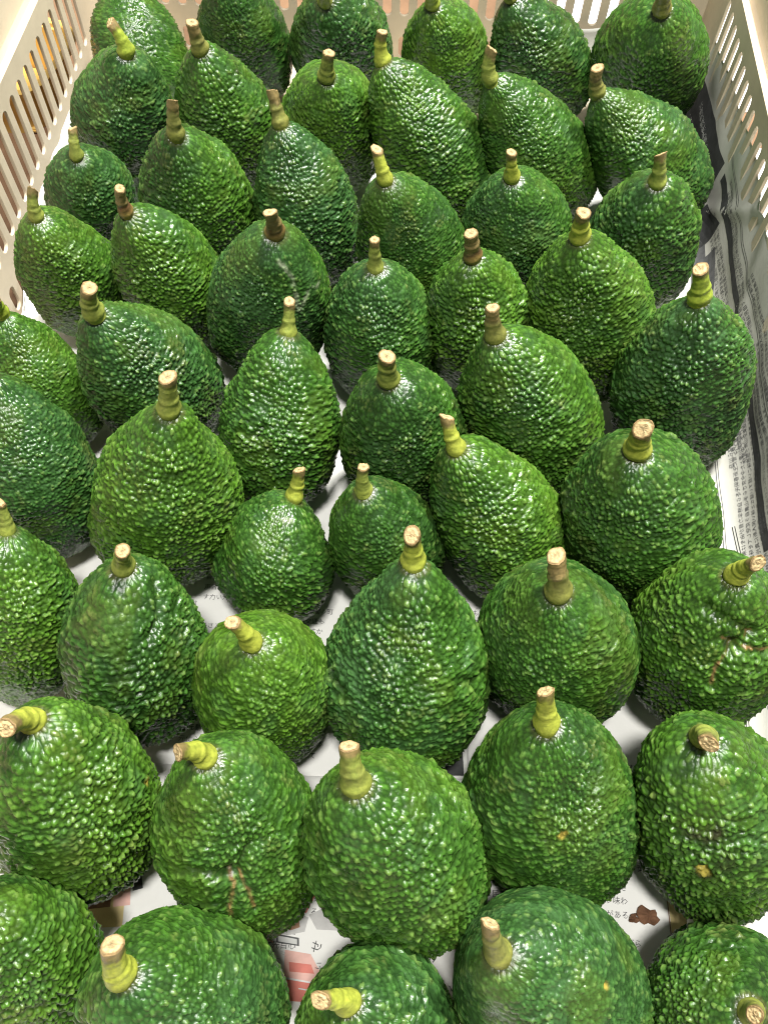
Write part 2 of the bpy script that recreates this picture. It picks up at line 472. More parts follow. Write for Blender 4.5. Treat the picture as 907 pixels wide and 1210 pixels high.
# red boxes and a small picture of blotches in the gap at the bottom
p.poly([(-.0305, .0075), (-.0205, .0065), (-.0165, .0010), (-.0165, -.0030), (-.0300, -.0015)], M_PINKINK)
p.poly([(-.0285, .0035), (-.0200, .0030), (-.0185, .0000), (-.0280, .0003)], M_REDINK, .00004)
p.poly([(-.0300, -.0022), (-.0165, -.0035), (-.0168, -.0095), (-.0302, -.0092)], M_REDINK)
p.poly([(-.0240, -.0049), (-.0172, -.0056), (-.0172, -.0060), (-.0240, -.0053)], M_WHITEINK, .00004)
p.poly([(-.0215, -.0066), (-.0190, -.0064), (-.0184, -.0085), (-.0205, -.0090)], M_WHITEINK, .00004)
p.poly([(-.0360, .0135), (-.0330, .0190), (-.0270, .0205), (-.0225, .0190), (-.0235, .0140), (-.0300, .0125)], M_FAINT)
p.poly([(-.0325, .0150), (-.0305, .0182), (-.0262, .0186), (-.0255, .0155), (-.0290, .0142)], M_BROWNINK, .00004)
p.poly([(-.0345, .0128), (-.0255, .0118), (-.0252, .0090), (-.0340, .0098)], M_GREYINK, .00003)
p.poly([(-.0337, .0122), (-.0262, .0113), (-.0260, .0095), (-.0334, .0102)], M_WHITEINK, .00006)
p.poly([(-.0270, .0215), (-.0235, .0290), (-.0195, .0290), (-.0235, .0205)], M_REDINK)
p.poly([(-.0225, .0200), (-.0150, .0235), (-.0100, .0190), (-.0110, .0150), (-.0190, .0150)], M_FAINT)
p.poly([(-.0385, .0110), (-.0365, .0145), (-.0352, .0095)], M_PINKINK)
p.text('せ', -.0175, .0065, .0045, 1.3, M_INK); p.text('い', -.0165, .0010, .003, 1.3, M_GREYINK)
for k in range(9):
    p.text(random.choice(KANA), -.0400 + .0016 * k, .0055 - .0009 * ((k * 7) % 5), .0022, .2, M_FAINT)
# yellowish corner with small pictures at the lower left
p.quad(-.118, -.094, .010, .034, M_YELLOWINK, .1, 4, 4)
p.quad(-.1100, -.1000, .0175, .0245, M_BROWNINK, .15, 2, 2, .00004)
p.quad(-.0990, -.0925, .0190, .0260, M_PINKINK, .15, 2, 2, .00004)
p.quad(-.0925, -.0885, .0250, .0340, M_INK, .3, 2, 2, .00004)
for gx, gy in ((-.165, .062), (.105, -.01), (-.03, -.03), (-.088, .067), (.082, .068), (.040, .030), (-.022, .040), (.105, .062), (-.045, .028), (.096, .082), (-.080, .052), (.052, .012), (-.030, .060)):
    for r_ in range(5):
        p.text(''.join(random.choice(JAPAN + KANA) for _ in range(6)), gx, gy - r_ * .005, F_, 0, M_GREYINK)
p.build(front, surf_front)

def edge_right(U, V):
    top = np.interp(U[0], [-.12, .10, .20, .30, .36, .40, .435, .44, .50, .535, .572], [.092, .092, .092, .091, .090, .088, .086, .082, .077, .069, .050])
    top = top + .0007 * np.sin(U[0] * 95 + 1) + .00025 * np.sin(U[0] * 730)
    t = V / V.max()
    return U, t * top[None, :]
right = sheet('newspaper', surf_right, np.linspace(-.12, .572, 180), np.linspace(0, .08, 44), edge_right, mat=M_SHADEPAPER)
tag(right, 'creased newspaper sheet with dark printed block curving up against the right slotted wall', 'newspaper', 'newspapers lining the crate')
p = Print()
def band(u0, u1, v0, v1, mat, su=0, nu=30, nv=6, lift=0.0):
    V = []; F = []
    for j in range(nv + 1):
        for i in range(nu + 1):
            V.append((u0 + (u1 - u0) * i / nu, v0 + (v1 - v0) * j / nv + su * i / nu))
    for j in range(nv):
        for i in range(nu):
            a = j * (nu + 1) + i; F.append((a, a + 1, a + nu + 2, a + nu + 1))
    p.add(V, F, mat, lift)
band(.432, .537, .008, .060, M_INK, -.010, 40, 14)
band(.535, .568, .010, .034, M_INK, -.002)
band(.18, .425, .0500, .0555, M_INK, .003, 60, 3)
band(.395, .425, .012, .048, M_INK, -.012, 12, 8)
band(.352, .385, .020, .034, M_GREYINK, .006, 12, 4)
band(.27, .42, .0185, .0245, M_GREYINK, .004, 40, 2)
band(.33, .40, .0265, .0300, M_GREYINK, .001, 20, 2)
band(.10, .43, .0675, .0679, M_GREYINK, 0, 80, 1)
band(.10, .43, .0690, .0693, M_GREYINK, 0, 80, 1)
band(.05, .30, .0330, .0334, M_GREYINK, -.006, 60, 1); band(.05, .30, .0342, .0345, M_GREYINK, -.006, 60, 1)
band(.02, .20, .0560, .0564, M_INK, -.022, 50, 1); band(.02, .20, .0572, .0576, M_INK, -.022, 50, 1)
def col_text(u, v, n, size, mat, chars=None):
    for i in range(n):
        p.text(random.choice(chars or (JAPAN + KANA)), u - i * size * 1.02, v, size, -math.pi, mat)
col_text(.520, .030, 16, .0050, M_WHITEINK); col_text(.512, .0445, 13, .0055, M_WHITEINK, ); col_text(.500, .0225, 12, .004, M_WHITEINK)
for v_ in (.0385, .0425, .0460, .0605, .0640): col_text(.415 - random.random() * .01, v_, 52, .0033, M_GREYINK)
for v_ in (.0715, .0755): col_text(.33, v_, 60, .0030, M_GREYINK)
col_text(.262, .0165, 9, .0062, M_INK, '新聞市民講座案内')
col_text(.245, .0245, 16, .0040, M_GREYINK)
for v_ in (.0440, .0480, .0515): col_text(.15, v_, 16, .0032, M_GREYINK)
for r_ in range(9): col_text(.295 - .004 * (r_ % 3), .0400 + .0040 * r_, 60, .0029, M_GREYINK)
p.build(right, surf_right)

# -- narrow strip of paper sweeping round the back right corner
def surf_corner(u, v):
    u = np.asarray(u, float); v = np.asarray(v, float)
    # u: 0..1 along the sweep, v: height
    x = .080 + .100 * u
    y = .5745 - .012 * np.clip(u - .5, 0, 1) ** 2 - .018 * np.clip(1 - v / .05, 0, 1) ** 2
    return np.stack([x, y, .002 + v * (.45 + .75 * u) + .003 * np.sin(u * 9) * v / .04], -1)
cs = sheet('newspaper', surf_corner, np.linspace(0, 1, 40), np.linspace(0, .046, 14), None, mat=M_SHADEPAPER)
tag(cs, 'narrow turned up strip of newspaper curling along the foot of the back wall', 'newspaper', 'newspapers lining the crate')

# -- dry brown flakes on the near sheet
def flake(cx, cy, size, seed, label):
    r = random.Random(seed); bm = bmesh.new(); n = 16
    top = []; bot = []
    for i in range(n):
        a = 2 * math.pi * i / n; q = size * (.55 + .6 * r.random())
        x, y = cx + q * math.cos(a) * 1.15, cy + q * math.sin(a) * .85
        h = .0014 + PAPER_Z + .0012 * r.random()
        top.append(bm.verts.new((x, y, h + .0004))); bot.append(bm.verts.new((x, y, h)))
    c1 = bm.verts.new((cx, cy, PAPER_Z + .0036)); c0 = bm.verts.new((cx, cy, PAPER_Z + .0024))
    for i in range(n):
        j = (i + 1) % n
        bm.faces.new((top[i], top[j], c1)); bm.faces.new((bot[j], bot[i], c0)); bm.faces.new((top[j], top[i], bot[i], bot[j]))
    tag(bm_obj('leaf_flake', bm, M_LEAF), label, 'leaf', 'dry flakes on the newspaper')
flake(.1105, .0262, .0042, 3, 'larger ragged brown dry leaf flake on the white newspaper between avocados')
flake(.1047, .0247, .0024, 8, 'smaller speckled brown flake just left of the larger dry leaf flake')

# ------------------------------------------------------------------ avocados
NSUP = 2.35
def axis_of(ux, uy):
    m = math.hypot(ux, uy)
    return np.array((ux / m * math.sin(m), uy / m * math.sin(m), math.cos(m))) if m > 1e-9 else np.array((0, 0, 1.0))
def frame_of(a):
    ref = np.array((0, 1.0, 0)) if abs(a[1]) < .9 else np.array((1.0, 0, 0))
    e1 = np.cross(ref, a); e1 /= np.linalg.norm(e1)
    return np.stack([e1, np.cross(a, e1), a], 1)

PAL = {'n': (.035, .100, .0135), 'l': (.053, .130, .0135), 'd': (.023, .069, .012), 'b': (.030, .087, .021), 'y': (.045, .117, .0135)}

def make_avocado(key, x, y, ux, uy, L, W, b1, b2, p, tx, ty, tz, tone, tone2, stem, label):
    idx = len(LINES); LINES.append(key)
    pp = p + .15
    a = axis_of(ux, uy); M = frame_of(a)
    camd = np.array((0 - x, 0 - y, CAM_H - .03)); dist = np.linalg.norm(camd); camd /= dist
    px = dist / 820.0
    d = max(.00050, px * .90)
    # profile, resampled by arc length (finer towards the stem)
    A = np.linspace(0, math.pi, 4000)
    X = -np.sign(np.cos(A)) * np.abs(np.cos(A)) ** (2 / NSUP)
    t = np.clip((X + 1) / 2, 0, 1) ** (1 / pp); r = .5 * np.abs(np.sin(A)) ** (2 / NSUP)
    r = r * (1 - (.065 + NECK.get(key, .0)) * np.exp(-((t - .17) / .13) ** 2))
    zz = (1 - t) * L; rr = r * W
    s = np.concatenate([[0], np.cumsum(np.hypot(np.diff(zz), np.diff(rr)))])
    ST = s[-1]
    dens = np.interp(s / ST, [0, .55, .75, 1], [1, 1, .55, .25])
    cden = np.concatenate([[0], np.cumsum((dens[1:] + dens[:-1]) / 2 * np.diff(s))])
    nr = int(cden[-1] / d) + 2
    sr = np.interp(np.linspace(0, cden[-1], nr), cden, s)
    sr[0] = .00004; sr[-1] = ST - .00004
    t_ = np.interp(sr, s, t); r_ = np.interp(sr, s, rr); z_ = np.interp(sr, s, zz)
    # around: finer on the side the camera is on
    lc = M.T @ camd; phc = math.atan2(lc[1], lc[0])
    nc = int(.39 * math.pi * W / d)
    v = np.linspace(-math.pi, math.pi, nc, endpoint=False)
    ph = phc + v - .61 * np.sin(v)
    T = np.repeat(t_, nc); R = np.repeat(r_, nc); Z = np.repeat(z_, nc); S = np.repeat(sr, nc); PH = np.tile(ph, nr)
    c, sn = np.cos(PH), np.sin(PH)
    loc = np.stack([R * c, R * sn, Z], 1)
    P = loc @ M.T + ((1 - T) ** 2.2 * W)[:, None] * (b1 * M[:, 0] + b2 * M[:, 1])
    # slow lumps so that no outline is a perfect curve
    off = np.array((idx * 3.71, idx * 1.93, idx * 5.17))
    lump = (fbm(loc / .028 + off, 2) - .5) * .0052 + (fbm(loc / .011 + off * 1.7, 2) - .5) * .0017
    # warty skin: cells in rows, drawn out into radial wrinkles round the stem
    pe = PEB.get(key, 1.0) * (.00160 + .00014 * ((idx * 7) % 5)) * (W / .062) ** .6
    el = np.interp(s / ST, [0, .07, .16, .30, 1], [1.9, 1.55, 1.15, 1.0, .95])       # lengthwise stretch
    rowc = np.concatenate([[0], np.cumsum(np.diff(s) / (pe * (el[1:] + el[:-1]) / 2))])
    nrow = int(rowc[-1]) + 1
    rc = np.interp(np.arange(nrow) + .5, rowc, rr)
    rows_n = np.maximum(13 + (idx % 4), np.round(2 * math.pi * rc / (pe * .96))).astype(np.int32)
    wob = np.stack([.6 * vnoise(loc / .0036 + off + q) + .4 * vnoise(loc / .0014 + off * 1.3 + q) for q in (0, 9.1, 21.7)], 1) - .5
    f1, f2, rid = warts(np.interp(S, s, rowc), PH, R, rows_n, 100 + idx, wob[:, 0] * .62, wob[:, 1] * .62)
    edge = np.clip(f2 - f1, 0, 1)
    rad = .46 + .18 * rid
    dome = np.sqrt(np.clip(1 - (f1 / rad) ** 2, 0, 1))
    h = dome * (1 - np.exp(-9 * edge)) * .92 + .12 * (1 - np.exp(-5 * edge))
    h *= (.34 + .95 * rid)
    patch = fbm(loc / .014 + off * .6, 2)
    amp = pe * .74 * np.interp(T, [0, .03, .12, .20, .85, 1], [.2, .32, .62, .95, 1, .6]) * np.clip(.30 + 1.35 * patch, .4, 1.25) * AMP.get(key, 1.0)
    disp = lump + h * amp - .0006 * 0
    # base shallow dimple at the stem
    disp -= .0014 * np.exp(-(S / .0048) ** 2)
    # colour
    ca = np.array(PAL[tone]); cb = np.array(PAL[tone2])
    m = fbm(loc / .021 + off * 2.1 + 40, 3); m = np.clip((m - .36) / .28, 0, 1)
    # second tone lies mostly on one side of the fruit
    side = np.clip(.5 + .9 * (c * math.cos(idx * 2.4) + sn * math.sin(idx * 2.4)) * .6 + (m - .5) * .9, 0, 1)
    col = ca + (cb - ca) * side[:, None]
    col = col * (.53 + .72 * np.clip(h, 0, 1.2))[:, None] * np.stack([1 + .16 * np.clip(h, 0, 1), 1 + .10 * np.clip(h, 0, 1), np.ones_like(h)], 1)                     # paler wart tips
    col = col * (.86 + .28 * rid)[:, None]
    bl = np.clip((fbm(loc / .009 + off + 77, 2) - .58) / .12, 0, 1) * .45     # waxy bloom patches
    col = col + (np.array((.055, .130, .045)) - col) * bl[:, None] * BLOOM.get(key, .5)
    # pale flecks on the wart tips, yellowing blotches and rubbed brown patches
    fl = np.clip((rid - .86) / .1, 0, 1) * np.clip((h - .45) / .3, 0, 1)
    col = col + (np.array((.17, .24, .065)) - col) * (fl * .40)[:, None]
    yb = np.clip((fbm(loc / .017 + off * 3.3 + 11, 3) - .57) / .10, 0, 1) * .20
    col = col + (np.array((.095, .150, .014)) - col) * yb[:, None]
    rb_ = np.clip((fbm(loc / .010 + off * 4.1 + 5, 3) - .655) / .06, 0, 1) * np.clip((h - .35) / .4, 0, 1) * .32
    col = col + (np.array((.115, .085, .035)) - col) * rb_[:, None]
    ring = np.exp(-((S - .0050 * W / .06) / .0011) ** 2) * (.35 + .5 * rid)
    col = col + (np.array((.060, .052, .020)) - col) * np.clip(ring, 0, .7)[:, None]
    # scars, specks and dents
    for line, kind in SCARS.get(key, ()):
        pts = []
        for (t0, p0) in line:
            rq = np.interp(t0, t, rr); zq = (1 - t0) * L
            pts.append((rq * math.cos(p0), rq * math.sin(p0), zq))
        pts = np.array(pts); dm = np.full(len(loc), 9.0)
        lw = loc + wob * .0016
        for q0, q1 in zip(pts[:-1], pts[1:]):
            e = q1 - q0; f = np.clip(((lw - q0) @ e) / (e @ e + 1e-12), 0, 1)
            dm = np.minimum(dm, np.linalg.norm(lw - q0 - f[:, None] * e, axis=1))
        if kind == 'crack':
            w = np.exp(-(dm / .00058) ** 2) * np.clip(fbm(loc / .003, 2) * 2.2 - .35, 0, 1)
            col = col + (np.array((.23, .125, .055)) - col) * np.clip(w, 0, .9)[:, None]
            disp -= .0022 * np.exp(-(dm / .0028) ** 2); disp += .0006 * w
        elif kind == 'dent':
            disp -= .0021 * np.exp(-(dm / .0022) ** 2)
            w = np.exp(-(dm / .0006) ** 2); col = col + (np.array((.025, .045, .012)) - col) * (w * .6)[:, None]
        elif kind == 'pale':
            w = np.exp(-(dm / .0009) ** 2) * np.clip(fbm(loc / .0022, 2) * 3 - .9, 0, 1)
            col = col + (np.array((.42, .45, .33)) - col) * np.clip(w, 0, .42)[:, None]
        elif kind == 'speck':
            w = np.exp(-(dm / .0011) ** 4); col = col + (np.array((.42, .31, .06)) - col) * (w * .85)[:, None]
            disp -= .0005 * w
        elif kind == 'hole':
            w = np.exp(-(dm / .0021) ** 6); col = col + (np.array((.45, .36, .07)) - col) * (w * .9)[:, None]
            w2 = np.exp(-((dm - .0023) / .0005) ** 2); col = col * (1 - .8 * w2)[:, None]; disp -= .0014 * w
        elif kind == 'bruise':
            w = np.exp(-(dm / .0026) ** 2) * np.clip(fbm(loc / .004, 2) * 2.4 - .6, 0, 1)
            col = col + (np.array((.030, .026, .015)) - col) * np.clip(w, 0, .85)[:, None]
    G = P.reshape(nr, nc, 3)
    du = np.gradient(G, axis=0); dv = np.roll(G, -1, 1) - np.roll(G, 1, 1)
    nn = np.cross(dv, du); nn /= np.maximum(np.linalg.norm(nn, axis=2, keepdims=True), 1e-12)
    if (nn[nr // 2] * (G[nr // 2] - G[nr // 2].mean(0))).sum() < 0: nn = -nn
    nn = nn.reshape(-1, 3)
    apex = P[:nc].mean(0)
    V = P + nn * disp[:, None]
    lo = P.min(0); hi = P.max(0)
    shift = np.array((-(lo[0] + hi[0]) / 2, -(lo[1] + hi[1]) / 2, -V[:, 2].min()))
    V = V + shift; apex = apex + shift
    F = grid_faces(nr, nc, True)
    root = empty('avocado', (x, y, .0021))
    tag(root, label, 'avocado', 'avocados standing in the crate')
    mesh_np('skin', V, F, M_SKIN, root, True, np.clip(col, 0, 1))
    make_stem(root, apex, np.array((tx, ty, tz)), a, M, b1, b2, idx, stem, W)

STEMC = {'g': (.27, .35, .040), 'o': (.21, .25, .05), 'k': (.165, .17, .045), 'y': (.32, .36, .050), 'r': (.17, .085, .04)}
def make_stem(root, base, vec, a, M, b1, b2, idx, kind, W):
    r = random.Random(idx * 13 + 5)
    nd = a + .9 * (b1 * M[:, 0] + b2 * M[:, 1]); nd = nd / np.linalg.norm(nd)
    vec = vec * (.72 + .10 * r.random()); ln = np.linalg.norm(vec); tipd = vec / ln
    rb = .0655 * W * (1 + .14 * (r.random() - .5)); rt = rb * (.68 + .14 * r.random())
    p0 = base - nd * .0042; p1 = base + nd * ln * .38 - nd * .001; p2 = base + vec
    nr, nc = 30, 20
    tt = np.linspace(0, 1, nr)
    C_ = ((1 - tt) ** 2)[:, None] * p0 + (2 * tt * (1 - tt))[:, None] * p1 + (tt ** 2)[:, None] * p2
    D = np.gradient(C_, axis=0); D /= np.linalg.norm(D, axis=1, keepdims=True)
    ref = np.array((0.3, 1, .2)); e1 = np.cross(D, ref); e1 /= np.linalg.norm(e1, axis=1, keepdims=True); e2 = np.cross(D, e1)
    an = np.linspace(0, 2 * math.pi, nc, endpoint=False)
    node = .45 + .25 * r.random(); node2 = .80 + .06 * r.random()
    R = rb + (rt - rb) * np.clip((tt - .15) / .6, 0, 1)
    R = R * (1 + .22 * np.exp(-((tt - .24) / .12) ** 2) + .10 * np.exp(-((tt - node) / .05) ** 2) - .06 * np.exp(-((tt - node - .07) / .03) ** 2) - .07 * np.exp(-((tt - node2) / .022) ** 2))
    ph = r.random() * 6.28
    Rg = R[:, None] * (1 + .05 * np.cos(2 * an + ph)[None, :] + .025 * np.sin(3 * an + tt[:, None] * 9))
    flat = np.stack([np.repeat(tt * ln, nc), np.tile(np.cos(an) * rb, nr), np.tile(np.sin(an) * rb, nr)], 1) + idx * 2.3
    nz = fbm(flat / .0022, 3).reshape(nr, nc); ringn = vnoise(np.stack([np.repeat(tt * ln / .0011, nc), np.tile(an * .5, nr), np.full(nr * nc, idx * 1.7)], 1)).reshape(nr, nc)
    Rg = Rg + (nz - .5) * .0006 + (ringn - .5) * .00034
    V = C_[:, None, :] + Rg[..., None] * (np.cos(an)[None, :, None] * e1[:, None, :] + np.sin(an)[None, :, None] * e2[:, None, :])
    # slanting cut: shear the last rings
    sl = (r.random() - .5) * 1.5; sd = r.random() * 6.28
    wq = np.clip((tt - .86) / .14, 0, 1)
    V = V + (wq[:, None] * sl * rt * np.cos(an - sd)[None, :])[..., None] * D[:, None, :]
    rag = np.array([r.random() - .5 for _ in range(nc)]) * .0006
    V[-1] = V[-1] + (rag[:, None] * D[-1][None, :])
    base_c = np.array(STEMC[kind]); tipc = np.array((.20, .15, .06)); dark = np.array((.06, .038, .022))
    yel = np.array((.33, .37, .05))
    lev = .93 - .12 * r.random() - (.42 if kind == 'r' else .12 if kind == 'k' else 0)
    u = tt[:, None] + (nz - .5) * .25
    w = np.clip((u - lev) / .05, 0, 1)[..., None]
    col = base_c + (yel - base_c) * (np.clip(.45 - u, 0, .4) * 1.1)[..., None]
    brown = np.clip((fbm(flat / .0045 + 31, 2).reshape(nr, nc) - .52) / .12, 0, 1)[..., None] * (.8 if kind == 'r' else .5 if kind == 'k' else .28 if kind == 'o' else .18)
    col = col + (np.array((.11, .085, .03)) - col) * brown * np.clip(tt * 1.5, 0, 1)[:, None, None]
    col = col + (tipc - col) * w
    bandw = np.exp(-((u - lev) / .035) ** 2)[..., None] * (.3 + .7 * r.random())
    col = col + (dark - col) * bandw * .8
    col = col * (.8 + .4 * ringn)[..., None]
    st = mesh_np('stem', V.reshape(-1, 3), grid_faces(nr, nc, True), M_STEM, root, True, np.clip(col.reshape(-1, 3), 0, 1))
    # cut end: pale wood with a raised rim of bark
    last = V[-1]; cc = last.mean(0); dd = D[-1]
    Vc = []; Cc = []
    rad = [1.0, .90, .70, .48, .24, 0.02]; hh = [0, .00035, .00018, .0004, .0002, .00045]
    for q, h_ in zip(rad, hh):
        for i in range(nc):
            z = h_ + (r.random() - .5) * .00022 * (q < .95)
            Vc.append(cc + (last[i] - cc) * q + dd * z)
            g = .8 + .45 * r.random()
            Cc.append(np.array((.47, .35, .185)) * (.9 + .2 * r.random()) * (.72 if q < .3 else 1) if q < .89 else np.array((.24, .16, .075)) * g)
    for i in range(nc): pass
    mesh_np('cut_end', np.array(Vc), grid_faces(len(rad), nc, True), M_CUT, st, False, np.clip(np.array(Cc), 0, 1))

LINES = []
SCARS = {
    'B2': [([(0.133, 0.209), (0.148, 6.266)], 'bruise')],
    'D3': [([(0.063, 5.009), (0.133, 5.376), (0.269, 5.358)], 'pale'), ([(0.269, 5.358), (0.203, 5.742), (0.23, 6.056)], 'pale')],
    'E3': [([(0.448, 4.294), (0.401, 4.381)], 'dent')],
    'F3': [([(0.117, 4.206), (0.094, 4.485)], 'pale')],
    'G2': [([(0.09, 0.07), (0.172, 5.777), (0.191, 5.445)], 'dent')],
    'G4': [([(0.495, 3.386), (0.506, 3.648), (0.499, 3.787)], 'dent'), ([(0.405, 5.48), (0.44, 5.742), (0.456, 5.952)], 'dent')],
    'G6': [([(0.148, 5.166), (0.18, 4.712), (0.253, 4.503), (0.324, 4.503)], 'crack'), ([(0.18, 4.712), (0.195, 5.009), (0.246, 5.445)], 'crack'), ([(0.152, 5.096), (0.113, 4.817), (0.082, 3.822)], 'dent'), ([(0.18, 4.712), (0.156, 4.503)], 'crack')],
    'H1': [([(0.421, 0.105), (0.436, 0.105)], 'speck')],
    'H2': [([(0.316, 4.939), (0.366, 5.009), (0.491, 4.852), (0.608, 4.817)], 'crack'), ([(0.316, 4.939), (0.3, 5.131), (0.246, 5.445)], 'dent'), ([(0.331, 5.114), (0.413, 5.149), (0.491, 5.166)], 'crack'), ([(0.316, 4.939), (0.3, 4.625), (0.308, 4.294)], 'dent')],
    'H4': [([(0.281, 4.922), (0.273, 4.974)], 'speck')],
    'H5': [([(0.355, 4.485), (0.378, 4.503)], 'hole'), ([(0.3, 4.747), (0.335, 4.747)], 'bruise'), ([(0.234, 4.363), (0.23, 4.538), (0.211, 4.677)], 'bruise')],
    'I4': [([(0.3, 6.213), (0.304, 6.213)], 'speck')],
}
PEB = {'A1': .9, 'A2': .85, 'C1': .85, 'F3': .85, 'C5': .9, 'D6': 1.12, 'C2': 1.1, 'H5': 1.15, 'F6': 1.1}
AMP = {'I4': .75, 'I2': .85, 'G3': .9, 'C1': .85}
BLOOM = {'A1': .05, 'A2': .05, 'A3': .2, 'I4': 1.0, 'G4': .8, 'D7': 1.0, 'C3': .8, 'B1': .8}
NECK = {'G4': .06, 'F2': .04, 'H4': .04, 'E3': -.03, 'B4': -.02, 'D2': -.03, 'F6': -.02, 'G3': -.03, 'H5': -.03, 'D3': -.02}
